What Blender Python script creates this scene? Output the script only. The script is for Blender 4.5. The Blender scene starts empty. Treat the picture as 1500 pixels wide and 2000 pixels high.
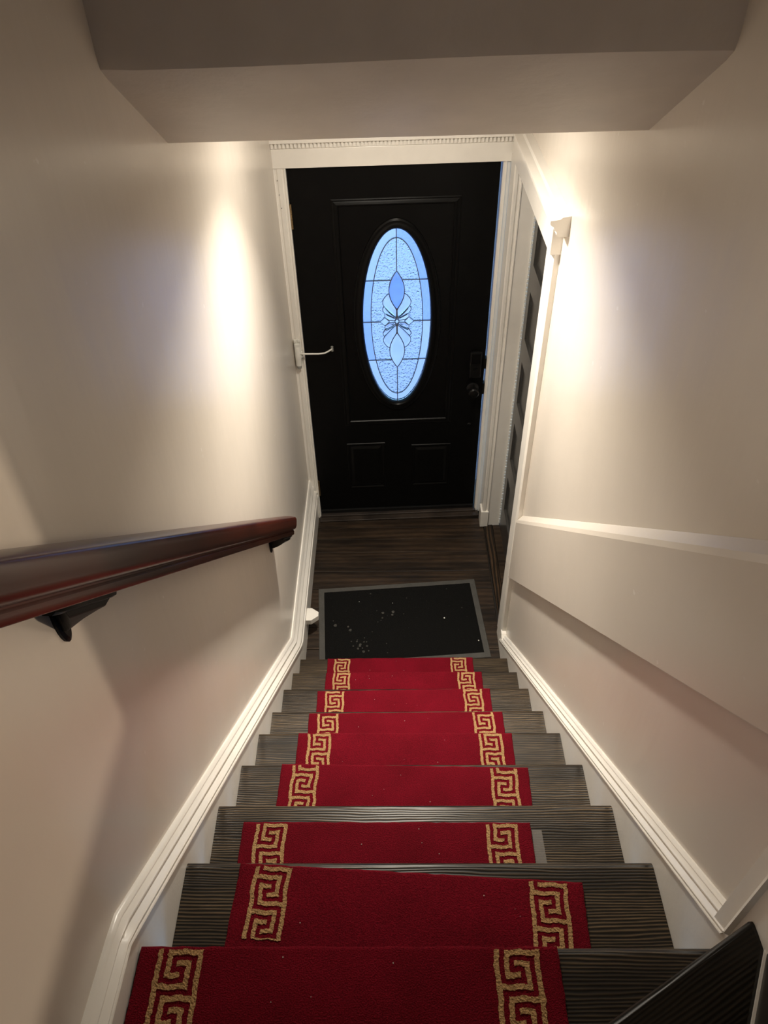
import bpy, bmesh, math, random
from mathutils import Vector, Matrix

S = bpy.context.scene
COL = S.collection
rnd = random.Random(7)

# ------------------------------------------------------------------ camera
cam_d = bpy.data.cameras.new('camera')
cam = bpy.data.objects.new('camera', cam_d)
COL.objects.link(cam)
cam_d.sensor_fit = 'HORIZONTAL'
cam_d.sensor_width = 36.0
cam_d.lens = 36.0 * 1444.0 / 1500.0
cam_d.clip_start = 0.02
_X = Vector((0.999784, 0.007608, -0.019342))
_U = Vector((0.009182, 0.673177, 0.739424))
_F = Vector((-0.018646, 0.739442, -0.672962))
M = Matrix((_X, _U, -_F)).transposed().to_4x4()
M.translation = Vector((0.455118, -3.336695, 3.064111))
cam.matrix_world = M
S.camera = cam

# ------------------------------------------------------------------ sky outside
world = bpy.data.worlds.new('sky')
S.world = world
world.use_nodes = True
bg = world.node_tree.nodes['Background']
bg.inputs[0].default_value = (0.29, 0.60, 1.0, 1)
bg.inputs[1].default_value = 1.42

# ------------------------------------------------------------------ lights and exposure
def area(name, loc, target, size, power, color, shape='DISK', size_y=None, spread=180):
    d = bpy.data.lights.new(name, 'AREA')
    d.shape = shape
    d.size = size
    if size_y: d.size_y = size_y
    d.energy = power
    d.color = color
    d.spread = math.radians(spread)
    o = bpy.data.objects.new(name, d)
    COL.objects.link(o)
    o.location = loc
    o.rotation_euler = (Vector(target) - Vector(loc)).to_track_quat('-Z', 'Y').to_euler()
    return o
area('foyer_downlight', (0.45, -0.98, 2.570), (0.45, -1.75, 0.6), 0.16, 12.0, (1.0, 0.91, 0.78), spread=116)
area('foyer_downlight_lens', (0.45, -0.98, 2.573), (0.45, -0.98, 0), 0.16, 7.0, (1.0, 0.91, 0.78))
area('upstairs_hall_lamp', (4.60, -4.15, 4.45), (0.0, -2.9, 2.2), 0.12, 46.0, (1.0, 0.80, 0.60))
area('upstairs_lamp', (1.35, -3.75, 5.0), (1.0, -3.4, 2.0), 0.5, 0.25, (1.0, 0.80, 0.58))

S.view_settings.view_transform = 'Standard'
S.view_settings.look = 'None'
S.view_settings.exposure = 0.78
S.view_settings.gamma = 1.0
S.view_settings.use_curve_mapping = False
S.cycles.max_bounces = 14
S.cycles.diffuse_bounces = 6
S.cycles.glossy_bounces = 5
S.cycles.transmission_bounces = 10
S.cycles.sample_clamp_indirect = 6.0

# ------------------------------------------------------------------ materials
class NT:
    def __init__(s, name):
        s.m = bpy.data.materials.new(name)
        s.m.use_nodes = True
        s.t = s.m.node_tree
        s.b = s.t.nodes['Principled BSDF']
        s.out = s.t.nodes['Material Output']
    def n(s, typ, **kw):
        x = s.t.nodes.new(typ)
        for k, v in kw.items():
            if k.startswith('_'):
                setattr(x, k[1:], v)
            else:
                key = k.replace('__', ' ')
                x.inputs[key].default_value = v
        return x
    def l(s, a, b): s.t.links.new(a, b)
    def coord(s, scale=(1, 1, 1), rand=0.0, kind='Object', rot=0.0):
        tc = s.n('ShaderNodeTexCoord')
        mp = s.n('ShaderNodeMapping')
        mp.inputs['Scale'].default_value = scale
        if rot:
            m0 = s.n('ShaderNodeMapping'); m0.inputs['Rotation'].default_value = (0, 0, rot)
            s.l(tc.outputs[kind], m0.inputs[0]); s.l(m0.outputs[0], mp.inputs[0])
            return mp.outputs[0]
        if rand:
            oi = s.n('ShaderNodeObjectInfo')
            ml = s.n('ShaderNodeVectorMath', _operation='SCALE')
            ml.inputs[0].default_value = (3.1, 7.7, 5.3)
            mu = s.n('ShaderNodeMath', _operation='MULTIPLY')
            mu.inputs[1].default_value = rand
            s.l(oi.outputs['Random'], mu.inputs[0])
            s.l(mu.outputs[0], ml.inputs['Scale'])
            ad = s.n('ShaderNodeVectorMath', _operation='ADD')
            s.l(tc.outputs[kind], ad.inputs[0]); s.l(ml.outputs[0], ad.inputs[1])
            s.l(ad.outputs[0], mp.inputs[0])
        else:
            s.l(tc.outputs[kind], mp.inputs[0])
        return mp.outputs[0]
    def noise(s, vec, scale, detail=3, rough=0.55):
        x = s.n('ShaderNodeTexNoise', Scale=scale, Detail=detail, Roughness=rough)
        s.l(vec, x.inputs['Vector'])
        return x.outputs['Fac']
    def ramp(s, fac, stops, interp='LINEAR'):
        r = s.n('ShaderNodeValToRGB')
        e = r.color_ramp.elements
        r.color_ramp.interpolation = interp
        while len(e) < len(stops): e.new(0.5)
        for i, (p, c) in enumerate(stops):
            e[i].position = p
            e[i].color = (*c, 1) if len(c) == 3 else c
        s.l(fac, r.inputs[0])
        return r.outputs[0]
    def bump(s, h, strength, dist=0.01):
        b = s.n('ShaderNodeBump', Strength=strength, Distance=dist)
        s.l(h, b.inputs['Height'])
        s.l(b.outputs[0], s.b.inputs['Normal'])
    def mixc(s, fac, a, b):
        x = s.n('ShaderNodeMix', _data_type='RGBA')
        for idx, v in ((6, a), (7, b)):
            if isinstance(v, tuple): x.inputs[idx].default_value = (*v, 1)
            else: s.l(v, x.inputs[idx])
        if isinstance(fac, float): x.inputs[0].default_value = fac
        else: s.l(fac, x.inputs[0])
        return x.outputs[2]
    def set(s, **kw):
        for k, v in kw.items():
            s.b.inputs[k.replace('__', ' ')].default_value = v
        return s

def mat_plain(name, col, rough=0.5, metal=0.0, spec=0.5, bump=0.0, bscale=60, var=0.12):
    t = NT(name)
    v = t.coord()
    f = t.noise(v, bscale * 0.2, 3)
    c = t.ramp(f, [(0.3, tuple(x * (1 - var) for x in col)), (0.7, tuple(min(1, x * (1 + var)) for x in col))])
    t.l(c, t.b.inputs['Base Color'])
    t.set(Roughness=rough, Metallic=metal, Specular__IOR__Level=spec)
    if bump: t.bump(t.noise(v, bscale, 4), bump)
    return t.m

def mat_wall():
    t = NT('wall_paint')
    v = t.coord()
    big = t.noise(v, 2.2, 4)
    c = t.ramp(big, [(0.3, (0.675, 0.62, 0.55)), (0.7, (0.715, 0.66, 0.59))])
    spk = t.noise(v, 26, 2)
    sp = t.ramp(spk, [(0.74, (0, 0, 0)), (0.765, (1, 1, 1))])
    c2 = t.mixc(sp, c, (0.76, 0.72, 0.66))
    t.l(c2, t.b.inputs['Base Color'])
    t.set(Roughness=0.27, Specular__IOR__Level=0.9)
    vv = t.coord((6.0, 6.0, 0.9))
    a = t.noise(vv, 1.6, 3)
    b = t.noise(v, 90, 3)
    ad = t.n('ShaderNodeMath', _operation='MULTIPLY_ADD')
    ad.inputs[1].default_value = 0.02
    t.l(b, ad.inputs[0]); t.l(a, ad.inputs[2])
    t.bump(ad.outputs[0], 0.16, 0.012)
    return t.m

def mat_tread(name, lo, mid, hi, along='x', rough=0.36, per=52, rot=0.0):
    t = NT(name)
    sc = {'x': (0.16, 1, 1), 'y': (1, 0.16, 1)}[along]
    v = t.coord(sc, rand=1.0, rot=rot)
    w = t.n('ShaderNodeTexWave', _wave_type='BANDS', _bands_direction='Y' if along == 'x' else 'X', Scale=per, Distortion=13.0, Detail=3.0, Detail__Scale=0.30, Detail__Roughness=0.55)
    t.l(v, w.inputs['Vector'])
    n1 = t.noise(v, 14, 3)
    n2 = t.noise(v, 120, 3)
    c = t.ramp(w.outputs['Fac'], [(0.15, lo), (0.6, mid), (0.95, hi)])
    d = t.ramp(n1, [(0.35, (0.35, 0.35, 0.35)), (0.68, (1.25, 1.2, 1.1))])
    mx = t.n('ShaderNodeMix', _data_type='RGBA', _blend_type='MULTIPLY')
    mx.inputs[0].default_value = 1.0
    t.l(c, mx.inputs[6]); t.l(d, mx.inputs[7])
    f = t.ramp(n2, [(0.35, (0.7, 0.7, 0.7)), (0.65, (1.1, 1.1, 1.1))])
    mx2 = t.n('ShaderNodeMix', _data_type='RGBA', _blend_type='MULTIPLY')
    mx2.inputs[0].default_value = 1.0
    t.l(mx.outputs[2], mx2.inputs[6]); t.l(f, mx2.inputs[7])
    t.l(mx2.outputs[2], t.b.inputs['Base Color'])
    t.set(Roughness=rough, Specular__IOR__Level=0.32)
    t.bump(w.outputs['Fac'], 0.18, 0.002)
    return t.m

def mat_carpet(name, col, dark):
    t = NT(name)
    v = t.coord(rand=0.5)
    a = t.noise(v, 9, 4)
    b = t.noise(v, 420, 2)
    c = t.ramp(a, [(0.3, dark), (0.7, col)])
    k = t.ramp(b, [(0.3, (0.62, 0.62, 0.62)), (0.7, (1.2, 1.2, 1.2))])
    mx = t.n('ShaderNodeMix', _data_type='RGBA', _blend_type='MULTIPLY')
    mx.inputs[0].default_value = 1.0
    t.l(c, mx.inputs[6]); t.l(k, mx.inputs[7])
    t.l(mx.outputs[2], t.b.inputs['Base Color'])
    t.set(Roughness=0.95, Specular__IOR__Level=0.1, Sheen__Weight=0.15, Sheen__Roughness=0.4)
    t.b.inputs['Sheen Tint'].default_value = (*[min(1, x * 2.2 + 0.05) for x in col], 1)
    t.bump(b, 0.7, 0.004)
    return t.m

def mat_glass(name, rough, tint, bscale=0, bstr=0.0, bdist=0.01):
    t = NT(name)
    t.set(Roughness=rough, IOR=1.45, Transmission__Weight=1.0)
    t.b.inputs['Base Color'].default_value = (*tint, 1)
    if bscale:
        v = t.coord()
        t.bump(t.noise(v, bscale, 2), bstr, bdist)
    return t.m

def mat_ground():
    t = NT('paving')
    v = t.coord()
    a = t.noise(v, 2.6, 4)
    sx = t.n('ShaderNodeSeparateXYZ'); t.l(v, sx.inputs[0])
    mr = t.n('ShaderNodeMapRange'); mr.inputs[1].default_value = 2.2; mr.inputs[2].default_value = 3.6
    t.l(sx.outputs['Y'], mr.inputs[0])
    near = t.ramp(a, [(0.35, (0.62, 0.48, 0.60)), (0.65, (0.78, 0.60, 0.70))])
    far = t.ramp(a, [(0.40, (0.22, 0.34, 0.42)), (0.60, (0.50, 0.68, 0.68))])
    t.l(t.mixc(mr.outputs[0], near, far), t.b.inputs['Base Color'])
    t.set(Roughness=0.9)
    return t.m

def mat_doormat():
    t = NT('black_ribbed_mat')
    v = t.coord()
    n = t.noise(v, 300, 2)
    c = t.ramp(n, [(0.3, (0.005, 0.005, 0.005)), (0.7, (0.010, 0.010, 0.0095))])
    t.l(c, t.b.inputs['Base Color'])
    t.set(Roughness=1.0, Specular__IOR__Level=0.03)
    t.bump(n, 0.5, 0.003)
    return t.m

def mat_mahogany():
    t = NT('mahogany')
    v = t.coord((6, 0.5, 0.5))
    n = t.noise(v, 9, 4)
    c = t.ramp(n, [(0.3, (0.022, 0.006, 0.004)), (0.7, (0.060, 0.013, 0.008))])
    t.l(c, t.b.inputs['Base Color'])
    t.set(Roughness=0.27, Specular__IOR__Level=0.26, Coat__Weight=0.1, Coat__Roughness=0.12)
    return t.m

MW = mat_wall()
MCEIL = mat_plain('ceiling_paint', (0.56, 0.51, 0.45), 0.55, spec=0.35, bump=0.12, bscale=40, var=0.05)
MUP = mat_plain('upstairs_bounce_damping', (0.22, 0.19, 0.15), 0.6)  # unseen surfaces, coloured dark to cut the light they bounce back
MTRIM = mat_plain('white_trim_paint', (0.87, 0.845, 0.79), 0.28, bump=0.06, bscale=45, var=0.03)
MTREAD = mat_tread('dark_stained_tread', (0.010, 0.008, 0.0055), (0.040, 0.029, 0.019), (0.130, 0.094, 0.058))
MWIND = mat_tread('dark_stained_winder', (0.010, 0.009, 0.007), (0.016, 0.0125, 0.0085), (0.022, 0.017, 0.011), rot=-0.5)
MRISER = mat_plain('dark_riser', (0.018, 0.014, 0.011), 0.4)
MPLANK = mat_tread('dark_plank', (0.030, 0.019, 0.012), (0.038, 0.025, 0.016), (0.048, 0.031, 0.020), rough=0.45, per=9)
MPLANKY = mat_tread('dark_plank_lengthwise', (0.014, 0.010, 0.007), (0.035, 0.022, 0.014), (0.07, 0.042, 0.024), along='y', per=16)
MRED = mat_carpet('red_pile', (0.185, 0.004, 0.014), (0.140, 0.003, 0.010))
MGOLD = mat_carpet('gold_pile', (0.54, 0.335, 0.155), (0.46, 0.28, 0.125))
MBLACK = mat_plain('black_door_paint', (0.0035, 0.0035, 0.0034), 0.36, spec=0.13, bump=0.04, bscale=80)
MSIDE = mat_plain('black_door_painted_sheen', (0.05, 0.048, 0.045), 0.30, spec=0.8)  # black paint; its grazing reflection is put into a lighter base colour
MDARKMETAL = mat_plain('black_metal', (0.003, 0.003, 0.003), 0.45, spec=0.10)
MLOCK = mat_plain('dark_bronze', (0.005, 0.005, 0.005), 0.3, spec=0.25)
MBRASS = mat_plain('aged_brass', (0.30, 0.21, 0.11), 0.4, metal=0.8)
MCAME = mat_plain('lead_came', (0.16, 0.18, 0.22), 0.4, metal=0.6)
MPLASTIC = mat_plain('white_plastic', (0.78, 0.78, 0.73), 0.35, var=0.02)
MGREY = mat_plain('grey_plastic', (0.30, 0.30, 0.28), 0.45)
MRUBBER = mat_plain('grey_rubber_edge', (0.060, 0.058, 0.052), 0.75, bump=0.2, bscale=120)
MLINT = mat_plain('lint_fleck', (0.45, 0.36, 0.33), 0.9)
MMAT = mat_doormat()
MSTAIN = mat_plain('dried_stain', (0.055, 0.053, 0.048), 0.9, spec=0.1, var=0.35, bscale=200)
MMAHOG = mat_mahogany()
MSILL = mat_plain('worn_sill', (0.030, 0.022, 0.017), 0.35, var=0.5, bscale=40)
MALU = mat_plain('black_sweep', (0.012, 0.012, 0.012), 0.3, metal=0.3)
MPAVE = mat_ground()
MGTEX = mat_glass('textured_glass', 0.10, (0.86, 0.95, 1.0), 85, 1.0, 0.010)
MGBEV = mat_glass('bevelled_glass', 0.06, (0.88, 0.95, 1.0))
MGBLUE = mat_glass('painted_refraction_blue', 0.06, (0.42, 0.58, 0.94))  # clear bevel glass; the blue it would refract is put into the tint
MGPALE = mat_glass('painted_refraction_pale', 0.10, (0.62, 0.76, 0.97), 30, 0.4, 0.01)  # clear border glass with refracted daylight colour painted in as a tint
MGRING = mat_glass('border_glass', 0.12, (0.88, 0.95, 1.0), 30, 0.4, 0.01)
MTAPE = NT('clear_tape')
MTAPE.set(Roughness=0.35, Alpha=0.35); MTAPE.b.inputs['Base Color'].default_value = (0.35, 0.33, 0.31, 1)
MTAPE = MTAPE.m

# ------------------------------------------------------------------ mesh helpers (vertices are given in world space)
def mk(name, V, F, mat, parent=None, smooth=False, frame=None, bevel=0.0):
    """one mesh object; V in world space, or in the space of matrix FRAME"""
    V = [Vector(v) for v in V]
    if frame is not None: V = [frame @ v for v in V]
    me = bpy.data.meshes.new(name)
    o = bpy.data.objects.new(name, me)
    COL.objects.link(o)
    if parent is None:
        lo = [min(v[i] for v in V) for i in range(3)]; hi = [max(v[i] for v in V) for i in range(3)]
        org = Vector(((lo[0] + hi[0]) / 2, (lo[1] + hi[1]) / 2, lo[2]))
        V = [v - org for v in V]
        o.location = org
    else:
        bpy.context.view_layer.update()
        inv = parent.matrix_world.inverted()
        V = [inv @ v for v in V]
        o.parent = parent
    me.from_pydata([tuple(v) for v in V], [], F)
    bm = bmesh.new(); bm.from_mesh(me)
    bmesh.ops.recalc_face_normals(bm, faces=bm.faces)
    if bevel:
        es = [e for e in bm.edges if len(e.link_faces) == 2 and e.calc_face_angle(0) > 0.5]
        bmesh.ops.bevel(bm, geom=es, offset=bevel, segments=2, affect='EDGES', profile=0.5)
    bm.to_mesh(me); bm.free()
    if smooth:
        for p in me.polygons: p.use_smooth = True
        if smooth == 'auto':
            try: me.set_sharp_from_angle(angle=math.radians(35))
            except Exception: pass
    me.materials.append(mat)
    return o

def tag(o, label=None, cat=None, group=None, kind=None):
    if label: o['label'] = label
    if cat: o['category'] = cat
    if group: o['group'] = group
    if kind: o['kind'] = kind
    return o

def empty(name, loc, rz=0.0):
    o = bpy.data.objects.new(name, None)
    COL.objects.link(o)
    o.location = loc; o.rotation_euler = (0, 0, rz)
    o.empty_display_size = 0.05
    bpy.context.view_layer.update()
    return o

def box(x0, x1, y0, y1, z0, z1):
    V = [(x, y, z) for z in (z0, z1) for y in (y0, y1) for x in (x0, x1)]
    F = [(0, 2, 3, 1), (4, 5, 7, 6), (0, 1, 5, 4), (2, 6, 7, 3), (0, 4, 6, 2), (1, 3, 7, 5)]
    return V, F

def join(*parts):
    V, F = [], []
    for v, f in parts:
        n = len(V); V += list(v); F += [tuple(i + n for i in q) for q in f]
    return V, F

def loft(secs, closed=True, caps=True):
    """sections of equal length joined side by side"""
    n = len(secs[0]); V = [p for s in secs for p in s]; F = []
    for k in range(len(secs) - 1):
        for i in range(n if closed else n - 1):
            j = (i + 1) % n
            F.append((k * n + i, k * n + j, (k + 1) * n + j, (k + 1) * n + i))
    if caps:
        F.append(tuple(range(n - 1, -1, -1)))
        F.append(tuple((len(secs) - 1) * n + i for i in range(n)))
    return V, F

def prism(poly, axis, a, b):
    """polygon in the two other axes extruded along AXIS from a to b"""
    def p(q, t):
        r = list(q); r.insert(axis, t); return tuple(r)
    return loft([[p(q, a) for q in poly], [p(q, b) for q in poly]])

def tube(path, rad, n=10):
    secs = []
    P = [Vector(p) for p in path]
    R = rad if isinstance(rad, (list, tuple)) else [rad] * len(P)
    for i, p in enumerate(P):
        d = (P[min(i + 1, len(P) - 1)] - P[max(i - 1, 0)]).normalized()
        up = Vector((0, 0, 1)) if abs(d.z) < 0.9 else Vector((1, 0, 0))
        a = d.cross(up).normalized(); b = d.cross(a)
        secs.append([tuple(p + R[i] * (math.cos(t) * a + math.sin(t) * b)) for t in [2 * math.pi * k / n for k in range(n)]])
    return loft(secs)

def interp(tab, x):
    tab = sorted(tab)
    if x <= tab[0][0]: i = 0
    elif x >= tab[-1][0]: i = len(tab) - 2
    else: i = max(k for k in range(len(tab) - 1) if tab[k][0] <= x)
    (a, va), (b, vb) = tab[i], tab[i + 1]
    return va + (vb - va) * (x - a) / (b - a)

# ------------------------------------------------------------------ key dimensions
RISE = 0.1898
NOSE = {1: -1.207, 2: -1.421, 3: -1.634, 4: -1.858, 5: -2.060, 6: -2.273, 7: -2.4845, 8: -2.699, 9: -2.9145}
WL = [(0.35, -0.068), (-1.2, -0.050), (-2.9, -0.008), (-4.4, 0.02)]          # face of the left wall (y, x)
SL = [(0.0, -0.027), (-1.06, -0.019), (-1.207, -0.014), (-2.9145, 0.020), (-4.4, 0.045)]   # face of the left skirting
XR, SR = 0.988, 0.965                                                        # right wall, right skirting face
wl = lambda y: interp(WL, y)
sl = lambda y: interp(SL, y)

# ------------------------------------------------------------------ room shell
ys = [0.30, -0.6, -1.2, -2.0, -2.9, -4.4]
V, F = loft([[(wl(y), y, 0), (wl(y), y, 5.2), (wl(y) - 0.12, y, 5.2), (wl(y) - 0.12, y, 0)] for y in ys])
tag(mk('wall_left', V, F, MW), kind='structure')
V, F = join(box(XR, XR + 0.16, -2.972, -0.93, -0.1, 5.2), box(XR, XR + 0.16, -0.93, 0.25, 2.07, 2.8))
tag(mk('wall_right', V, F, MW), kind='structure')
TH = math.atan(0.0465)
FR = Matrix.Rotation(TH, 4, 'Z')                                            # the front wall stands a little askew
V, F = join(box(-0.35, -0.024, 0.0, 0.15, -0.1, 2.75), box(0.925, 1.6, 0.0, 0.15, -0.1, 2.75), box(-0.024, 0.925, 0.0, 0.15, 2.037, 2.75))
tag(mk('wall_front', V, F, MW, frame=FR), kind='structure')
V, F = box(-0.2, 5.4, -4.5, -4.35, -0.1, 5.2)
tag(mk('wall_back', V, F, MUP), kind='structure')
V, F = join(box(5.25, 5.4, -4.35, -2.8, 1.5, 5.2), box(XR + 0.16, 5.4, -2.95, -2.8, 1.5, 5.2))
tag(mk('wall_upper', V, F, MUP), kind='structure')
V, F = box(-0.2, 5.4, -4.5, -1.9, 5.2, 5.3)
tag(mk('ceiling_upper', V, F, MUP), kind='structure')
# foyer ceiling, the slope that follows the stairs and the upright bulkhead, one surface
def csec(x, a, b):
    return [(x, 0.3, a[1]), (x, a[0], a[1]), (x, b[0] + 0.03, b[1] - 0.020), (x, b[0] + 0.006, b[1] - 0.002), (x, b[0], b[1] + 0.022), (x, b[0], 5.2), (x, 0.3, 5.2)]
cs = []
for i in range(13):
    t = i / 12
    j = 0.004 * math.sin(5 * t + 1) if 0 < t < 1 else 0
    cs.append(csec(-0.06 + 1.07 * t, (-1.60 - 0.05 * t, 2.581 + 0.022 * t), (-1.945 - 0.055 * t + j, 2.793 + 0.018 * t - j)))
V, F = loft(cs)
tag(mk('ceiling', V, F, MCEIL, smooth='auto'), kind='structure')

V, F = box(1.63, 5.3, -4.4, -2.976, 2.70, RISE * 15)
tag(mk('floor_upper', V, F, MRISER), kind='structure')

# floor: subfloor with dark boards laid across it
V, F = box(-0.05, 1.35, -3.0, 0.35, -0.12, -0.012)
fl = tag(mk('floor', V, F, MRISER), kind='structure')
ed = [-0.035, -0.113, -0.210, -0.316, -0.47, -0.60, -0.735, -0.87, -1.01, -1.18]
for i in range(len(ed) - 1):
    V, F = box(-0.035, 0.966 + 0.01 * i / 9, ed[i + 1] + 0.0012, ed[i] - 0.0012, -0.012, 0.0 - 0.0008 * (i % 3))
    mk('plank', V, F, MPLANK, fl, bevel=0.0015)
V, F = prism([(0.972, -0.095), (1.022, -0.095), (1.022, -0.905), (0.986, -0.905)], 2, -0.012, 0.004)
mk('plank', V, F, MPLANKY, fl, bevel=0.0015)
V, F = prism([(1.025, -0.095), (1.16, -0.095), (1.16, -0.905), (1.025, -0.905)], 2, -0.012, -0.001)
mk('plank', V, F, MPLANK, fl, bevel=0.0015)

# ground outside the front door
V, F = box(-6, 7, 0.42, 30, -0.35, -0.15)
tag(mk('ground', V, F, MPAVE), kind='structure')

# ------------------------------------------------------------------ skirting and mouldings beside the stairs
PROF = [(0, 0), (0.20, 0.0), (0.40, 0.10), (0.44, 0.15), (0.38, 0.18), (0.60, 0.33), (0.72, 0.37), (0.74, 0.42), (0.36, 0.50), (0.44, 0.54), (0.98, 0.68), (1.10, 0.74), (1.10, 0.80), (0.74, 0.85), (0.84, 0.87), (1.16, 0.90), (1.20, 0.96), (1.0, 1.0), (0, 1.0)]
def msec(y, xw, zw, xf, zf):
    return [(xw + (xf - xw) * a, y, zw + (zf - zw) * b) for a, b in PROF]
# left: level along the landing, then up the stairs, then level again beside the winders
top = [(0.0, 0.300), (-1.185, 0.318), (-2.902, 1.797), (-3.50, 1.888)]
bot = [(0.0, 0.172), (-1.105, 0.168), (-2.935, 1.772), (-3.50, 1.83)]
lt = lambda y: interp(top, y); lb = lambda y: interp(bot, y)
yl = [-0.004, -0.3, -0.6, -0.9, -1.1, -1.14, -1.19, -1.3, -1.6, -2.0, -2.4, -2.7, -2.895, -2.935, -3.1, -3.5]
V, F = loft([[(wl(y), y, lt(y) - 0.01), (sl(y), y, lb(y) + 0.004), (sl(y), y, -0.01), (wl(y), y, -0.01)] for y in yl])
bl = tag(mk('baseboard_left', V, F, MTRIM), kind='structure')
V, F = loft([msec(y, wl(y) - 0.002, lt(y), sl(y), lb(y)) for y in yl])
mk('molding', V, F, MTRIM, bl, smooth='auto')
# right
def rt(y): return 0.098 + 0.19 + (-1.208 - y) * 0.893 - 0.004 * 0
def rb(y): return 0.052 + 0.19 + (-1.208 - y) * 0.893
yr = [-1.005, -1.3, -1.8, -2.3, -2.6, -2.915]
V, F = prism([(-0.905, -0.01), (-0.905, 0.155), (-1.02, 0.13), (-1.05, rb(-1.05)), (-2.885, rb(-2.885)), (-2.885, 2.9), (-2.96, 2.9), (-2.96, 2.10), (-2.985, 2.09), (-2.985, 1.2), (-2.2, -0.01)], 0, SR, XR + 0.002)
br = tag(mk('baseboard_right', V, F, MTRIM), kind='structure')
V, F = loft([msec(y, XR + 0.001, rt(y), SR, rb(y)) for y in yr])
mk('molding', V, F, MTRIM, br, smooth='auto')
vs = [(-2.884, XR), (-2.886, 0.977), (-2.892, 0.974), (-2.895, 0.980), (-2.912, 0.980), (-2.915, 0.961), (-2.921, 0.958), (-2.925, 0.964), (-2.925, XR)]
V, F = loft([[(x, y, z) for y, x in vs] for z in (1.79, 2.9)])
mk('molding', V, F, MTRIM, br, smooth='auto')

# boxed-out sloping board on the right wall
def pan(y, zt, zb):
    return [(XR, y, zt + 0.042), (0.969, y, zt + 0.016), (0.964, y, zt), (0.964, y, zb), (XR, y, zb - 0.004)]
V, F = loft([pan(y, 0.980 + (-1.126 - y) * 0.889, 0.646 + (-1.138 - y) * 0.9056) for y in (-1.006, -1.5, -2.0, -2.5, -2.88)])
tag(mk('trim_1', V, F, MW, bevel=0.002), kind='structure')

# ------------------------------------------------------------------ casing of the front door
fc = tag(empty('trim_2', (0.45, 0.0, 0)), kind='structure')
prof = [(-0.082, 0), (-0.082, -0.020), (-0.074, -0.024), (-0.066, -0.024), (-0.062, -0.017), (-0.054, -0.017), (-0.048, -0.021), (-0.034, -0.022), (-0.030, -0.015), (-0.024, -0.015), (-0.020, -0.019), (-0.013, -0.018), (-0.012, 0.10), (-0.026, 0.10), (-0.026, 0)]
V, F = loft([[(u, v, z) for u, v in prof] for z in (0.0, 2.035)])
mk('casing', V, F, MTRIM, fc, frame=FR)
prof = [(0.925, 0.10), (0.925, -0.010), (0.930, -0.016), (0.940, -0.016), (0.944, -0.010), (0.956, -0.010), (0.960, 0.0)]
V, F = loft([[(u, v, z) for u, v in prof] for z in (0.0, 2.035)])
mk('casing', V, F, MTRIM, fc, frame=FR)
V, F = join(box(-0.086, 0.975, -0.026, 0.0, 2.034, 2.112), box(-0.012, 0.925, 0.0, 0.10, 2.036, 2.05))
mk('head_casing', V, F, MTRIM, fc, frame=FR, bevel=0.002)
V, F = join(box(-0.088, 0.972, -0.022, 0.0, 2.112, 2.140), box(-0.090, 0.972, -0.048, 0.0, 2.138, 2.152))
mk('cap_molding', V, F, MTRIM, fc, frame=FR, bevel=0.0015)
bits = []
for i in range(64):
    u = -0.080 + i * 0.0164
    bits.append(box(u, u + 0.0095, -0.034, -0.0215, 2.116, 2.136))
V, F = join(*bits)
tag(mk('dentils', V, F, MTRIM, fc, frame=FR), kind='stuff')
holes = []
for u, z in ((-0.070, 1.985), (-0.052, 1.985), (-0.050, 1.925), (-0.068, 1.868), (-0.046, 1.868)):
    holes.append(prism([(u + 0.0022 * math.cos(t), z + 0.0022 * math.sin(t)) for t in [k * math.pi / 4 for k in range(8)]], 1, -0.0248, -0.015))
V, F = join(*holes)
tag(mk('nail_holes', V, F, MGREY, fc, frame=FR), kind='stuff')

# sill
V, F = join(box(-0.02, 0.945, -0.062, 0.14, -0.012, 0.012), box(-0.012, 0.930, -0.028, 0.14, 0.010, 0.024))
tag(mk('trim_3', V, F, MSILL, frame=FR, bevel=0.003), kind='structure')

# ------------------------------------------------------------------ front door
UC, ZC, GA, GB = 0.461, 1.281, 0.168, 0.470
fd = tag(empty('door_1', (0.0, 0.0, 0.0), TH), 'black panelled front door with a tall oval leaded glass light', 'door', kind='structure')
U0, U1, D0, D1, T0, T1 = -0.0118, 0.917, 0.030, 2.030, 0.004, 0.048
N = 96
angs = sorted(set([2 * math.pi * k / N for k in range(N)] + [math.atan2(zz - ZC, uu - UC) % (2 * math.pi) for uu in (U0, U1) for zz in (D0, D1)]))
def rect_pt(t):
    c, s = math.cos(t), math.sin(t)
    k = min((((U1 if c > 0 else U0) - UC) / c) if abs(c) > 1e-9 else 1e9, (((D1 if s > 0 else D0) - ZC) / s) if abs(s) > 1e-9 else 1e9)
    return (UC + k * c, ZC + k * s)
def ell(t, a, b): return (UC + a * math.cos(t), ZC + b * math.sin(t))
rings = []
for f, v in ((lambda t: ell(t, GA + 0.012, GB + 0.012), T0), (rect_pt, T0), (rect_pt, T1), (lambda t: ell(t, GA + 0.012, GB + 0.012), T1)):
    rings.append([(f(t)[0], v, f(t)[1]) for t in angs])
V, F = loft(rings + [rings[0]], closed=True, caps=False)
mk('door_slab', V, F, MBLACK, fd, frame=FR)

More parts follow.
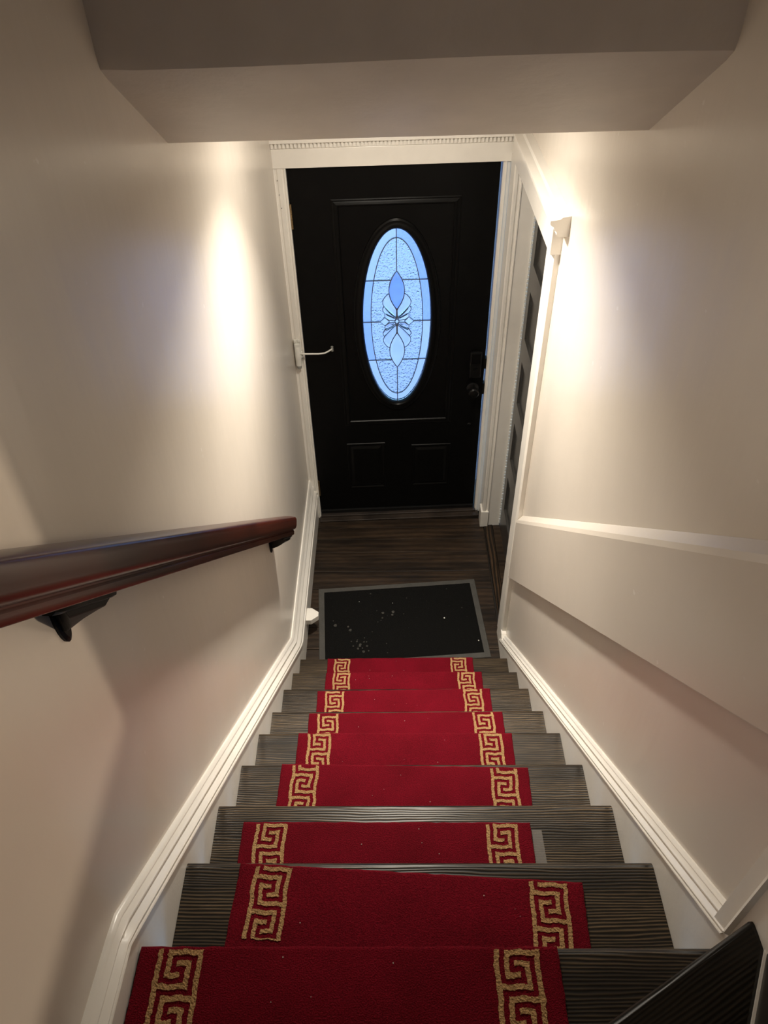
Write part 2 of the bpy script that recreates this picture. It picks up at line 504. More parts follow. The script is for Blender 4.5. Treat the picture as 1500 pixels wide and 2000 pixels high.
def rect_ring(u0, u1, z0, z1, prof, fill):
    secs = []
    for d, h in prof:
        secs.append([(u0 + d, T0 - h, z0 + d), (u1 - d, T0 - h, z0 + d), (u1 - d, T0 - h, z1 - d), (u0 + d, T0 - h, z1 - d)])
    V, F = loft(secs, caps=False)
    if fill: n = len(V); F.append((n - 4, n - 3, n - 2, n - 1))
    return V, F
OG = [(0.0, -0.001), (0.003, 0.002), (0.008, 0.004), (0.013, 0.003), (0.018, 0.006), (0.026, 0.009), (0.031, 0.0085), (0.035, 0.004), (0.036, 0.0008)]
V, F = rect_ring(0.167, 0.757, 0.664, 1.893, OG, False)
mk('panel_molding', V, F, MBLACK, fd, frame=FR)
OG2 = [(0.0, -0.001), (0.003, 0.003), (0.010, 0.004), (0.016, 0.0), (0.020, -0.001), (0.036, 0.007), (0.038, 0.007)]
for r in ((0.170, 0.388, 0.209, 0.541), (0.536, 0.760, 0.213, 0.518)):
    V, F = rect_ring(*r, OG2, True)
    mk('raised_panel', V, F, MBLACK, fd, frame=FR)
V, F = join(box(U0 + 0.004, U1 - 0.002, -0.006, T0 + 0.002, 0.026, 0.050), box(U0 + 0.004, U1 - 0.002, -0.009, T0, 0.046, 0.051))
mk('door_sweep', V, F, MALU, fd, frame=FR, bevel=0.001)
# oval window: frame, lead lines and separate panes
RP = [(0.050, 0.0), (0.048, 0.006), (0.040, 0.011), (0.032, 0.010), (0.026, 0.012), (0.018, 0.016), (0.010, 0.015), (0.004, 0.009), (0.0, 0.001), (0.0, -0.030), (0.050, -0.030)]
secs = [[(UC + (GA + d) * math.cos(t), T0 - h, ZC + (GB + d) * math.sin(t)) for d, h in RP] for t in [2 * math.pi * k / N for k in range(N)]]
V, F = loft(secs + [secs[0]], caps=False)
ov = mk('oval_window', V, F, MBLACK, fd, smooth='auto', frame=FR)
GV = 0.018                                                                   # depth of the glass in the door
def pane(poly, mat, bev=0.0, rise=0.0, v=GV, th=0.005):
    """polygon in (u, z) relative to the middle of the oval; an inset, raised face makes a bevel"""
    P = [(UC + a, ZC + b) for a, b in poly]
    secs = [[(a, v + th, b) for a, b in P], [(a, v, b) for a, b in P]]
    if bev:
        cu = sum(a for a, b in P) / len(P); cz = sum(b for a, b in P) / len(P)
        secs.append([(cu + (a - cu) * (1 - bev), v - rise, cz + (b - cz) * (1 - bev)) for a, b in P])
    V, F = loft(secs)
    return mk('pane', V, F, mat, ov, frame=FR)
came = []
def lead(path, w=0.0036, closed=False):
    P = [Vector((UC + a, ZC + b)) for a, b in path]
    n = len(P); secs = []
    for i in range(n):
        a = P[(i - 1) % n] if closed or i > 0 else P[i]
        b = P[(i + 1) % n] if closed or i < n - 1 else P[i]
        d = (b - a).normalized(); nn = Vector((-d.y, d.x)) * w / 2
        p, q = P[i] + nn, P[i] - nn
        secs.append([(p.x, GV + 0.006, p.y), (p.x, GV - 0.004, p.y), (q.x, GV - 0.004, q.y), (q.x, GV + 0.006, q.y)])
    if closed: secs.append(secs[0])
    came.append(loft(secs, caps=not closed))
IA, IB, ZL = 0.1285, 0.423, 0.217
E1 = lambda a, b, z: a * math.sqrt(max(0, 1 - (z / b) ** 2))
def vesica(z0, z1, hw, n=14):
    r = [(hw * math.sin(math.pi * k / n) ** 0.85 if 0 < k < n else 0.0, z0 + (z1 - z0) * k / n) for k in range(n + 1)]
    return r + [(-x, z) for x, z in r[-2:0:-1]]
leaf_hw = lambda z, z0, z1: 0.038 * math.sin(math.pi * (z - z0) / (z1 - z0)) ** 0.85
# half outline of the ornament (u as a function of |z|)
orn = [(0.0, 0.085), (0.022, 0.061), (0.045, 0.060), (0.066, 0.070), (0.082, 0.063), (0.100, 0.069), (0.120, 0.066), (0.140, 0.050), (0.150, 0.0375), (0.180, 0.0385), (0.205, 0.032), (0.225, 0.022), (0.245, 0.010), (0.262, 0.0)]
ow = lambda z: interp(orn, min(abs(z), 0.262)) if abs(z) < 0.262 else 0.0
rows = [(ZL, 1.0), (0.0, ZL), (-ZL, 0.0), (-1.0, -ZL)]
for z0, z1 in rows:
    for s in (-1, 1):
        # border pane between the two ellipses
        a0, a1 = max(z0, -GB), min(z1, GB)
        zz = [a0 + (a1 - a0) * (0.5 - 0.5 * math.cos(math.pi * k / 14)) for k in range(15)]
        outer = [(s * E1(GA, GB, z), z) for z in zz]
        b0, b1 = max(z0, -IB), min(z1, IB)
        yy = [b0 + (b1 - b0) * (0.5 - 0.5 * math.cos(math.pi * k / 14)) for k in range(15)]
        inner = [(s * E1(IA, IB, z), z) for z in yy]
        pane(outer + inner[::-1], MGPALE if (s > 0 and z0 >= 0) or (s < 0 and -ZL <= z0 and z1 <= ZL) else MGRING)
        # field pane between the inner ellipse and the ornament
        mid = [(s * ow(z), z) for z in [b0 + (b1 - b0) * k / 24 for k in range(25)]]
        if abs(b0) == IB: mid = mid[1:]
        if abs(b1) == IB: mid = mid[:-1]
        pane(inner + mid[::-1], MGTEX)
lead([(IA * math.cos(t), IB * math.sin(t)) for t in [2 * math.pi * k / 72 for k in range(72)]], closed=True)
for z in (-ZL, 0.0, ZL):
    for s in (-1, 1): lead([(s * (ow(z) + 0.001), z), (s * E1(GA, GB, z), z)], 0.004)
lead([(0, 0.262), (0, GB)], 0.004); lead([(0, -0.262), (0, -GB)], 0.004)
lead([(0, 0.010), (0, 0.065)], 0.003); lead([(0, -0.010), (0, -0.062)], 0.003)
for s in (1, -1):
    lf = [(x, s * z) for x, z in vesica(0.065, 0.262, 0.038)]
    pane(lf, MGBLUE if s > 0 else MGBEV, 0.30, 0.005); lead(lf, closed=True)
def spline(p, n=6):
    out = []
    for i in range(len(p) - 1):
        a = p[max(i - 1, 0)]; b = p[i]; c = p[i + 1]; d = p[min(i + 2, len(p) - 1)]
        for k in range(n):
            t = k / n
            out.append(tuple(0.5 * (2 * b[j] + (c[j] - a[j]) * t + (2 * a[j] - 5 * b[j] + 4 * c[j] - d[j]) * t * t + (3 * b[j] - a[j] - 3 * c[j] + d[j]) * t ** 3) for j in (0, 1)))
    return out + [p[-1]]
c1 = spline([(0.003, 0.020), (0.030, 0.045), (0.063, 0.082)])
c2 = spline([(0.005, 0.015), (0.032, 0.030), (0.060, 0.045)])
p1 = [(0.002, 0.060)] + [(leaf_hw(z, 0.065, 0.262) + 0.001, z) for z in (0.075, 0.09, 0.105, 0.12, 0.135, 0.147)] + spline([(0.050, 0.140), (0.066, 0.118), (0.069, 0.098), (0.063, 0.082)]) + c1[::-1][1:]
p2 = c1 + spline([(0.063, 0.082), (0.071, 0.066), (0.060, 0.045)])[1:] + c2[::-1][1:]
p3 = c2 + [(0.060, 0.023), (0.040, 0.008), (0.011, 0.006)]
p4 = [(0.060, 0.0225), (0.085, 0.0), (0.060, -0.0225), (0.038, 0.0)]
for sx in (1, -1):
    for sz in (1, -1):
        for k, p in enumerate((p1, p2, p3)):
            q = [(sx * a, sz * b) for a, b in p]
            pane(q, MGBEV, 0.40, 0.010 + 0.001 * k); lead(q, 0.0028, closed=True)
    q = [(sx * a, b) for a, b in p4]
    pane(q, MGBEV, 0.4, 0.004); lead(q, 0.0028, closed=True)
q = [(0.011, 0), (0, 0.014), (-0.011, 0), (0, -0.014)]
pane(q, MGBEV, 0.4, 0.004); lead(q, 0.0028, closed=True)
V, F = join(*came)
tag(mk('lead_lines', V, F, MCAME, ov, frame=FR), 'grey lead lines between the panes')

# hinges
for z in (1.822, 0.225):
    bits = [tube([(-0.010, -0.004, z - 0.055 + k * 0.022 + 0.0006), (-0.010, -0.004, z - 0.055 + (k + 1) * 0.022 - 0.0006)], 0.0062, 10) for k in range(5)]
    bits.append(box(-0.0125, -0.0085, -0.002, 0.03, z - 0.055, z + 0.055))
    V, F = join(*bits)
    tag(mk('hinge', V, F, MBRASS, fd, frame=FR), 'worn brass hinge')
# keypad lock, lever, and small bolt
V, F = box(0.836, 0.898, -0.022, T0 + 0.001, 0.955, 1.108)
kp = mk('keypad_lock', V, F, MLOCK, fd, frame=FR, bevel=0.006)
V, F = box(0.843, 0.891, -0.0255, -0.021, 1.045, 1.098)
mk('cover_plate', V, F, MDARKMETAL, kp, frame=FR, bevel=0.002)
V, F = tube([(0.867, -0.021, 1.005), (0.867, -0.031, 1.005)], 0.011, 16)
mk('thumb_turn', V, F, MLOCK, kp, frame=FR)
def lathe_v(u, z, pr, n=20):
    return loft([[(u + r * math.cos(t), v, z + r * math.sin(t)) for t in [2 * math.pi * k / n for k in range(n)]] for v, r in pr])
V, F = lathe_v(0.862, 0.883, [(T0 + 0.001, 0.033), (-0.004, 0.033), (-0.008, 0.027), (-0.012, 0.012), (-0.032, 0.011), (-0.037, 0.020), (-0.045, 0.027), (-0.056, 0.028), (-0.064, 0.022), (-0.067, 0.010)])
mk('door_knob', V, F, MLOCK, fd, smooth='auto', frame=FR)
V, F = lathe_v(0.856, 0.648, [(T0 + 0.001, 0.009), (-0.003, 0.009), (-0.006, 0.005)], 12)
mk('bolt_cap', V, F, MLOCK, fd, frame=FR)
V, F = join(box(0.915, 0.9245, -0.002, 0.03, 1.0, 1.06), box(0.915, 0.9245, -0.004, 0.03, 0.845, 0.91))
mk('latch', V, F, MLOCK, fd, frame=FR)

# ------------------------------------------------------------------ casing and leaf of the side door in the right wall
sc = tag(empty('trim_4', (0.97, -0.5, 0)), kind='structure')
V, F = prism([(0.963, -0.905), (0.963, -0.992), (0.970, -1.004), (XR, -1.004), (1.07, -0.930), (1.07, -0.905)], 2, 0.05, 2.066)
mk('casing', V, F, MTRIM, sc)
V, F = prism([(0.955, 0.02), (0.955, -0.094), (0.960, -0.102), (0.972, -0.102), (0.976, -0.096), (0.983, -0.096), (0.986, -0.103), (0.991, -0.103), (0.993, -0.098), (1.064, -0.094), (1.064, 0.02)], 2, 0.0, 2.066)
mk('casing', V, F, MTRIM, sc)
bits = [box(1.058, 1.066, -0.100 - 0.0015 * (i % 2), -0.092, 0.02 + i * 0.02, 0.02 + i * 0.02 + 0.013) for i in range(101)]
V, F = join(*bits)
tag(mk('weather_strip', V, F, MPLASTIC, sc), kind='stuff')
V, F = box(0.952, 1.07, -1.012, -0.02, 2.062, 2.152)
mk('head_casing', V, F, MTRIM, sc, bevel=0.0015)
capsec = [(XR, 2.150), (0.953, 2.150), (0.949, 2.156), (0.949, 2.164), (0.941, 2.170), (0.938, 2.180), (0.930, 2.184), (0.926, 2.190), (0.926, 2.199), (0.955, 2.203), (0.962, 2.209), (XR, 2.213)]
V, F = loft([[(x, y, z) for x, z in capsec] for y in (-1.085, -0.02)])
mk('cap_molding', V, F, MTRIM, sc)
V, F = box(0.946, 0.992, -0.109, -0.03, 0.0, 0.118)
mk('plinth_block', V, F, MTRIM, sc, bevel=0.002)
XD = 1.066
sd = tag(empty('door_2', (XD, -0.5, 0.0)), 'black five panel side door set in the right wall', 'door', kind='structure')
yA, yB = -0.098, -0.902
ya, yb = -0.172, -0.828
zb = [0.195 + 0.365 * k for k in range(5)]
bits = [box(XD, XD + 0.04, ya, yA, 0.008, 2.058), box(XD, XD + 0.04, yB, yb, 0.008, 2.058)]
z = 0.008
for b in zb:
    bits.append(box(XD, XD + 0.04, yb, ya, z, b)); z = b + 0.24
bits.append(box(XD, XD + 0.04, yb, ya, z, 2.058))
V, F = join(*bits)
mk('door_frame', V, F, MSIDE, sd)
for b in zb:
    secs = []
    for d, x in ((-0.001, XD + 0.002), (0.0005, XD + 0.0135), (0.002, XD + 0.014), (0.010, XD + 0.014)):
        secs.append([(x, ya - d, b + d), (x, yb + d, b + d), (x, yb + d, b + 0.24 - d), (x, ya - d, b + 0.24 - d)])
    V, F = loft(secs, caps=False); n = len(V); F.append((n - 4, n - 3, n - 2, n - 1))
    mk('door_panel', V, F, MSIDE, sd)

# ------------------------------------------------------------------ staircase
st = tag(empty('staircase', (0.48, -2.1, 0.0)), 'straight flight of dark stained wooden stairs with winders at top', 'stairs')
def tread_sec(yf, yb, z, th=0.028):
    r = th / 2
    nose = [(yf - r + r * math.sin(a), z - r + r * math.cos(a)) for a in [math.pi * k / 8 for k in range(9)]]
    return [(yb, z)] + nose + [(yb, z - th)]
for k in range(1, 10):
    y, z = NOSE[k], RISE * k
    yb = (NOSE[k + 1] + 0.024) if k < 9 else -3.62
    sec = tread_sec(y, yb, z)
    secs = []
    for x_of in (lambda yy: sl(yy) + 0.0005, lambda yy: 0.48, lambda yy: SR - 0.0005):
        secs.append([(x_of(yy), yy, zz) for yy, zz in sec])
    V, F = loft(secs)
    mk('tread', V, F, MTREAD, st, smooth='auto')
    yr_ = y - 0.026
    V, F = box(sl(yr_) + 0.001, SR - 0.001, yr_ - 0.014, yr_, RISE * (k - 1) + 0.0005, z - 0.0285)
    mk('riser', V, F, MRISER, st)
# winders turning to the right about the wall end
z10 = RISE * 10
def winder(pts, z, th=0.030):
    V, F = prism(pts, 2, z - th, z)
    return V, F
A10 = Vector((0.966, -2.935)); d10 = Vector((-0.8779, -0.4788))
P10 = A10 + d10 * 0.93
R11a, R11b = Vector((0.969, -2.978)), Vector((0.600, -3.625))
V, F = winder([tuple(A10), tuple(P10), (0.16, -3.62), tuple(R11b), tuple(R11a)], z10)
mk('tread', V, F, MWIND, st, bevel=0.008)
n10 = Vector((0.4788, -0.8779)) * 0.026
q0, q1 = A10 + n10, P10 + n10
V, F = prism([tuple(q0), tuple(q1), (q1.x + 0.007, q1.y - 0.012), (q0.x + 0.0, q0.y - 0.014)], 2, RISE * 9 + 0.0005, z10 - 0.0305)
mk('riser', V, F, MRISER, st)
d11 = (R11b - R11a).normalized(); n11 = Vector((-d11.y, d11.x))
if n11.x < 0: n11 = -n11
V, F = prism([tuple(R11a), tuple(R11b), tuple(R11b + n11 * 0.016), tuple(R11a + n11 * 0.016)], 2, z10 - 0.02, RISE * 11 - 0.030)
mk('riser', V, F, MRISER, st)
V, F = prism([tuple(R11a - n11 * 0.0035), tuple(R11b - n11 * 0.0035), tuple(R11b + n11 * 0.001), tuple(R11a + n11 * 0.001)], 2, z10 - 0.004, z10 + 0.003)
tag(mk('caulk_line', V, F, MTRIM, st), 'thin white caulk line')
V, F = winder([tuple(R11a - n11 * 0.022 + d11 * 0.02), tuple(R11b - n11 * 0.022), (1.03, -3.62), (1.03, -2.976), (1.0, -2.976)], RISE * 11)
mk('tread', V, F, MWIND, st, bevel=0.006)

for k in (12, 13, 14):
    x = 1.0 + 0.21 * (k - 12)
    V, F = box(x, x + 0.235, -3.62, -2.976, RISE * k - 0.03, RISE * k)
    mk('tread', V, F, MWIND, st, bevel=0.006)
    V, F = box(x + 0.025, x + 0.039, -3.62, -2.976, RISE * (k - 1) + 0.0005, RISE * k - 0.0305)
    mk('riser', V, F, MRISER, st)

# ------------------------------------------------------------------ red carpet pads with a gold key border, one on each tread
KEY = ['101111111'.replace('01', '01'), '101000001', '101011101', '101000101', '101110101', '100000101', '111111101', '100000001']
KEY[0] = '101111111'
MATS = {9: ((0.0235, -2.918), (0.711, -2.917), 'S', 'S', 0), 8: ((0.128, -2.705), (0.815, -2.743), 'Z', 'Z', 6), 7: ((0.080, -2.532), (0.762, -2.534), 'S', 'S', 0),
        6: ((0.122, -2.277), (0.811, -2.290), 'Z', 'Z', 5), 5: ((0.131, -2.066), (0.811, -2.068), 'S', 'S', 0), 4: ((0.133, -1.874), (0.820, -1.869), 'S', 'S', 7),
        3: ((0.131, -1.652), (0.812, -1.643), 'S', 'S', 6), 2: ((0.136, -1.430), (0.812, -1.428), 'S', 'S', 0), 1: ((0.117, -1.215), (0.802, -1.211), 'Z', 'Z', 6)}
LAB = {9: 'red carpet pad with gold key border on topmost straight tread, shifted left', 8: 'red carpet pad lying crooked, its right corner back from the nosing',
       7: 'red carpet pad set well back from the nosing beside clear tape', 6: 'red carpet pad on sixth tread up from the landing, left corner reaching the nosing',
       5: 'red carpet pad on fifth tread up from the landing', 4: 'red carpet pad on fourth tread up from the landing', 3: 'red carpet pad on third tread up from the landing',
       2: 'red carpet pad on second tread up from the landing', 1: 'red carpet pad on lowest tread, next to the black doormat'}
PT = 0.009
for k, (fl_, fr_, tl, tr, ph) in MATS.items():
    z = RISE * k + 0.0006
    r = random.Random(k)
    yback = (NOSE[k + 1] + 0.0265) if k < 9 else fl_[1] - 0.138
    a, b = Vector(fl_), Vector(fr_)
    d = (b - a).normalized()
    nrm = Vector((d.y, -d.x))                                                # towards the back of the tread
    def back(p, off=0.0):
        t = (yback - p.y) / nrm.y
        return p + nrm * min(t, 0.24)
    c1_, c0_ = back(b), back(a)
    t = empty('carpet_pad', ((a.x + b.x) / 2, (a.y + c0_.y) / 2, z))
    tag(t, LAB[k], 'carpet', 'red carpet pads on the stair treads')
    loop = []
    cor = [a, b, c1_, c0_]
    for i in range(4):
        p, q = cor[i], cor[(i + 1) % 4]
        n = 40 if i % 2 == 0 else 14
        for j in range(n): loop.append(p + (q - p) * j / n)
    cen = (a + b + c1_ + c0_) / 4
    jit = [r.uniform(-0.0009, 0.0009) for _ in loop]
    secs = []
    for ins, h in ((0.0015, 0.0), (0.0, 0.003), (0.0008, 0.0065), (0.003, 0.0084), (0.007, PT)):
        s = []
        for p, jj in zip(loop, jit):
            w = Vector((p.x, p.y)) - cen
            wx, wy = abs((b - a).length / 2), abs((c0_ - a).length / 2)
            lx, ly = w.dot(d), w.dot(nrm)
            lx *= 1 - ins / wx; ly *= 1 - ins / wy
            qq = cen + d * (lx + jj) + nrm * (ly + jj)
            s.append((qq.x, qq.y, z + h))
        secs.append(s)
    V, F = loft(secs)
    mk('pile', V, F, MRED, t, smooth='auto')
    V, F = [], []
    for _ in range(4):
        pp = a + d * ((b - a).length * r.uniform(0.18, 0.82)) + nrm * ((c0_ - a).length * r.uniform(0.1, 0.6))
        q = r.uniform(0.0006, 0.0014); n = len(V)
        V += [(pp.x + q * math.cos(t_), pp.y + q * math.sin(t_), z + PT + h_) for h_, m_ in ((0.0002, 1), (0.0012, 1)) for t_ in (0, 1.3, 2.5, 3.8, 5.1)]
        F += [tuple(range(n + 5, n + 10))] + [(n + i_, n + (i_ + 1) % 5, n + 5 + (i_ + 1) % 5, n + 5 + i_) for i_ in range(5)]
    tag(mk('lint', V, F, MLINT, t), 'pale lint flecks', kind='stuff')
    L = min((c0_ - a).length, (c1_ - b).length)
    w = (b - a).length
    unit = 0.0082; sub = unit / 3
    for side, typ in ((0, tl), (1, tr)):
        x0 = 0.0325 if side == 0 else w - 0.0325 - 27 * sub
        nr = int((L - 0.010) / sub)
        g = {}
        V, F = [], []
        wob = [r.uniform(-0.0012, 0.0012) for _ in range(60)]
        def vert(i, j):
            if (i, j) not in g:
                px = x0 + i * sub + r.uniform(-0.0008, 0.0008) + wob[(j // 4) % 60] * 0.9 + 0.0012 * math.sin(j * 0.21 + k)
                py = 0.006 + j * sub + r.uniform(-0.0008, 0.0008) + 0.001 * math.sin(i * 0.5 + k + side)
                pp = a + d * px + nrm * py
                g[(i, j)] = len(V)
                V.append((pp.x, pp.y, z + PT + 0.0011 + r.uniform(-0.0006, 0.0007)))
            return g[(i, j)]
        for j in range(nr):
            row = KEY[((j + ph * 3) // 3) % 8]
            for i in range(27):
                cc = i // 3
                if typ == 'Z': cc = 8 - cc
                if row[cc] == '1': F.append((vert(i, j), vert(i + 1, j), vert(i + 1, j + 1), vert(i, j + 1)))
        # turn the border down at its rim so that it joins the pile
        cnt = {}
        for f in F:
            for q in range(4):
                e = (f[q], f[(q + 1) % 4]); cnt[tuple(sorted(e))] = cnt.get(tuple(sorted(e)), 0) + 1
        low = {}
        def down(i):
            if i not in low: low[i] = len(V); V.append((V[i][0], V[i][1], z + PT - 0.0015))
            return low[i]
        for e, n in list(cnt.items()):
            if n == 1: F.append((e[0], e[1], down(e[1]), down(e[0])))
        tag(mk('key_border', V, F, MGOLD, t), 'gold Greek key border band')

# strip of clear tape beside one pad
z = RISE * 7 + 0.0004
V, F = prism([(0.764, -2.549), (0.787, -2.550), (0.789, -2.655), (0.763, -2.655)], 2, z, z + 0.0006)
tag(mk('tape', V, F, MTAPE), 'strip of clear tape beside the set-back red carpet pad', 'tape')

# ------------------------------------------------------------------ doormat
O = Vector((0.013, -0.602)); ang = math.radians(4.5)
dx = Vector((math.cos(ang), math.sin(ang))); dy = Vector((math.sin(ang), -math.cos(ang)))
dm = tag(empty('doormat', (0.46, -0.85, 0.0008)), 'black doormat with grey rubber edge and pale stains on landing', 'doormat')
def mp(u, v, z): p = O + dx * u + dy * v; return (p.x, p.y, z)
W_, L_, E_ = 0.868, 0.535, 0.032
secs = []
for d, h in ((0.0, 0.0008), (0.002, 0.0035), (E_ - 0.003, 0.0055), (E_, 0.0045), (E_, 0.001)):
    secs.append([mp(d, d, h), mp(W_ - d, d, h), mp(W_ - d, L_ - d, h), mp(d, L_ - d, h)])
V, F = loft(secs, caps=False)
tag(mk('rubber_edge', V, F, MRUBBER, dm), 'grey rubber edge')
V, F = loft([[mp(E_ - 0.001, E_ - 0.001, h), mp(W_ - E_ + 0.001, E_ - 0.001, h), mp(W_ - E_ + 0.001, L_ - E_ + 0.001, h), mp(E_ - 0.001, L_ - E_ + 0.001, h)] for h in (0.001, 0.0068)])
mk('pile', V, F, MMAT, dm, bevel=0.0015)
STAINS = [(0.087, 0.268, 12), (0.164, 0.305, 11), (0.154, 0.281, 7), (0.343, 0.203, 11), (0.398, 0.201, 12), (0.391, 0.221, 9), (0.338, 0.238, 7), (0.329, 0.254, 4), (0.196, 0.382, 7), (0.213, 0.403, 9), (0.232, 0.388, 7), (0.247, 0.416, 8), (0.176, 0.410, 6), (0.199, 0.428, 8), (0.227, 0.450, 10), (0.253, 0.446, 6), (0.167, 0.379, 5), (0.245, 0.389, 5), (0.311, 0.186, 4), (0.285, 0.063, 5), (0.312, 0.263, 4), (0.478, 0.110, 4), (0.767, 0.204, 5), (0.703, 0.063, 4), (0.347, 0.408, 4), (0.348, 0.467, 4), (0.236, 0.362, 4), (0.199, 0.372, 4), (0.077, 0.236, 4), (0.210, 0.413, 8), (0.222, 0.427, 5), (0.452, 0.220, 4), (0.278, 0.326, 4)]
V, F = [], []
r = random.Random(3)
for u, v, q in STAINS + [(r.uniform(0.05, 0.8), r.uniform(0.05, 0.48), r.uniform(0.8, 2.0)) for _ in range(70)]:
    n = len(V); q *= 0.00078
    for a in range(9):
        k = q * r.uniform(0.75, 1.15)
        V.append(mp(u + k * math.cos(a * 0.698), v + k * math.sin(a * 0.698), 0.0071))
    F.append(tuple(range(n, n + 9)))
tag(mk('stains', V, F, MSTAIN, dm), 'pale dried stains', kind='stuff')
V, F = [], []
for u, v, s in ((0.665, 0.266, 0.005), (0.821, 0.429, 0.004), (0.22, 0.115, 0.0025), (0.40, 0.14, 0.0025)):
    n = len(V)
    for q in range(6): V.append(mp(u + s * math.cos(q * 1.05) * (0.7 + 0.3 * (q % 2)), v + s * math.sin(q * 1.05), 0.0070))
    for q in range(6): V.append(mp(u + 0.5 * s * math.cos(q * 1.05), v + 0.5 * s * math.sin(q * 1.05), 0.0085))
    F += [(n + q, n + (q + 1) % 6, n + 6 + (q + 1) % 6, n + 6 + q) for q in range(6)] + [tuple(n + 6 + q for q in range(6))]
tag(mk('lint', V, F, MPLASTIC), 'tiny white crumbs of lint on the black doormat', 'lint', kind='stuff')

# ------------------------------------------------------------------ handrail on the left wall
RS = 0.889
yE, zE = -1.200, 1.103                                                       # top edge at the far end
xc = 0.0175
rail_p = [(-0.036, 0.0), (-0.030, 0.0)]
half = [(0.028, 0.0), (0.0295, 0.002), (0.030, 0.014), (0.027, 0.0175), (0.0275, 0.020), (0.033, 0.0225), (0.0375, 0.028), (0.0395, 0.038), (0.0400, 0.056), (0.0390, 0.0635), (0.0355, 0.0680), (0.030, 0.0703), (0.018, 0.0725), (0.008, 0.0735)]
prof = half + [(-x, v) for x, v in half[::-1]]
cs_, sn_ = 1 / math.sqrt(1 + RS * RS), RS / math.sqrt(1 + RS * RS)
hr = tag(empty('handrail', (0.0, -2.2, 1.9)), 'dark mahogany handrail on black brackets along the left wall', 'handrail')
secs = []
for y in (yE, -1.6, -2.0, -2.4, -2.8, -3.3):
    zt = zE + (yE - y) * RS
    cx = xc + (0.018 * (yE - y) / 1.7)
    # section square to the rail: the perpendicular tilts towards +y
    secs.append([(cx + x, y + (v - 0.0735) * sn_, zt + (v - 0.0735) * cs_) for x, v in prof])
V, F = loft(secs)
mk('rail', V, F, MMAHOG, hr, smooth='auto')
def bracket(yc):
    zt = zE + (yE - yc) * RS
    cx = xc + (0.018 * (yE - yc) / 1.7)
    xw = wl(yc)
    def al(s, v, x): return (x, yc - s * cs_ + (v - 0.0735) * sn_, zt + s * sn_ + (v - 0.0735) * cs_)
    # the saddle under the rail
    sad = [[al(s, v, cx + x) for x, v in ((-w, 0.001), (w, 0.001), (w, -0.008), (w * 0.6, -0.012), (-w * 0.6, -0.012), (-w, -0.008))] for s, w in ((-0.094, 0.010), (-0.084, 0.016), (-0.05, 0.019), (0.05, 0.019), (0.084, 0.016), (0.094, 0.010))]
    V, F = loft(sad)
    b = mk('bracket', V, F, MDARKMETAL, hr, smooth='auto')
    base = Vector(al(0.0, -0.005, cx))
    zp = base.z - 0.030
    # web that tapers from the saddle down to the wall plate
    arm = []
    yb_ = base.y + 0.004
    for t in (0, 0.2, 0.4, 0.6, 0.8, 1.0):
        q = t ** 1.5
        x = xw + 0.006 + (cx + 0.012 - xw - 0.006) * t
        lowA, lowB = (yb_ - 0.011, zp - 0.030), (yb_ + 0.011, zp - 0.030)
        hiA, hiB = (yb_ - 0.011, zp + 0.025), (yb_ + 0.011, zp + 0.025)
        e0, e1 = al(0.074, -0.010, 0), al(-0.074, -0.010, 0)
        g0, g1 = al(0.060, -0.020, 0), al(-0.055, -0.020, 0)
        mix = lambda p, w_: (x, p[0] + (w_[1] - p[0]) * q, p[1] + (w_[2] - p[1]) * q)
        arm.append([mix(lowA, g0), mix(lowB, g1), mix(hiB, e1), mix(hiA, e0)])
    V, F = loft(arm)
    mk('arm', V, F, MDARKMETAL, b, bevel=0.0015)
    oval = [(base.y + 0.004 + 0.016 * math.cos(q), zp - 0.012 + 0.048 * math.sin(q)) for q in [2 * math.pi * k / 20 for k in range(20)]]
    V, F = loft([[(xw, y_, z_) for y_, z_ in oval], [(xw + 0.006, y_, z_) for y_, z_ in oval], [(xw + 0.009, base.y + 0.004 + (y_ - base.y - 0.004) * 0.7, zp - 0.012 + (z_ - zp + 0.012) * 0.8) for y_, z_ in oval]])
    mk('wall_plate', V, F, MDARKMETAL, b)
bracket(-2.640)
bracket(-1.235)

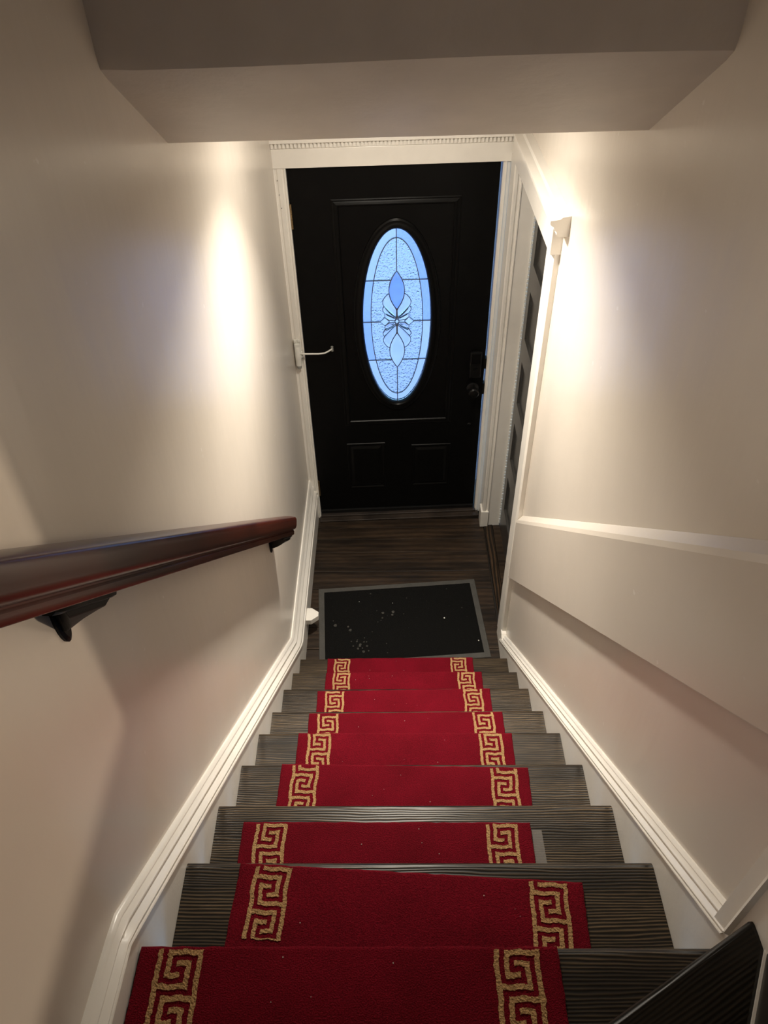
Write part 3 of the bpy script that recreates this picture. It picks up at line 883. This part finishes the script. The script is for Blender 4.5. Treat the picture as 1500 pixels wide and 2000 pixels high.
# ------------------------------------------------------------------ door closer on the left casing
dc = tag(empty('door_closer', (-0.042, -0.024, 1.07), TH), 'white door closer on left casing with arm across the black door', 'door closer')
def capsule(u, v, pr, n=18):
    return loft([[(u + r * math.cos(t), v + r * 0.8 * math.sin(t), z) for t in [2 * math.pi * k / n for k in range(n)]] for z, r in pr])
V, F = capsule(-0.043, -0.038, [(1.082, 0.0125), (1.084, 0.0150), (1.120, 0.0155), (1.124, 0.0165), (1.150, 0.0165), (1.154, 0.0155), (1.186, 0.0155), (1.190, 0.013)])
mk('body', V, F, MPLASTIC, dc, smooth='auto', frame=FR)
V, F = capsule(-0.043, -0.038, [(1.062, 0.006), (1.066, 0.011), (1.082, 0.013)])
tag(mk('end_cap', V, F, MGREY, dc, smooth='auto', frame=FR), 'grey end cap')
V, F = join(box(-0.060, -0.027, -0.031, -0.0245, 1.075, 1.225), box(-0.057, -0.030, -0.046, -0.028, 1.190, 1.207), box(-0.0585, -0.0465, -0.038, -0.028, 1.212, 1.226), box(-0.0405, -0.0285, -0.038, -0.028, 1.212, 1.226))
mk('mounting_plate', V, F, MPLASTIC, dc, frame=FR, bevel=0.002)
V, F = join(tube([(-0.034, -0.042, 1.152), (-0.010, -0.046, 1.152), (0.060, -0.045, 1.149), (0.092, -0.040, 1.149), (0.112, -0.028, 1.153), (0.128, -0.016, 1.157)], [0.005, 0.0046, 0.0042, 0.0042, 0.0042, 0.0045], 10))
mk('arm', V, F, MPLASTIC, dc, smooth=True, frame=FR)
V, F = tube([(0.129, -0.010, 1.143), (0.129, -0.010, 1.168)], 0.0065, 12)
tag(mk('roller', V, F, MGREY, dc, smooth='auto', frame=FR), 'grey roller')
V, F = box(-0.030, -0.020, -0.040, -0.026, 1.128, 1.162)
mk('pivot', V, F, MPLASTIC, dc, frame=FR, bevel=0.003)
V, F = tube([(-0.022, -0.036, 1.128), (-0.022, -0.036, 1.120)], 0.005, 10)
tag(mk('adjuster', V, F, MGREY, dc, frame=FR), 'grey adjuster')

# ------------------------------------------------------------------ white block on the left baseboard
x0 = sl(-0.88)
poly = [(x0, -0.835), (x0 + 0.025, -0.835), (x0 + 0.062, -0.862), (x0 + 0.062, -0.888), (x0 + 0.026, -0.918), (x0, -0.918)]
V, F = prism(poly, 2, 0.085, 0.118)
tag(mk('bumper_block', V, F, MTRIM, bevel=0.002), 'white block with clipped corners stuck on the left baseboard above doormat', 'block')
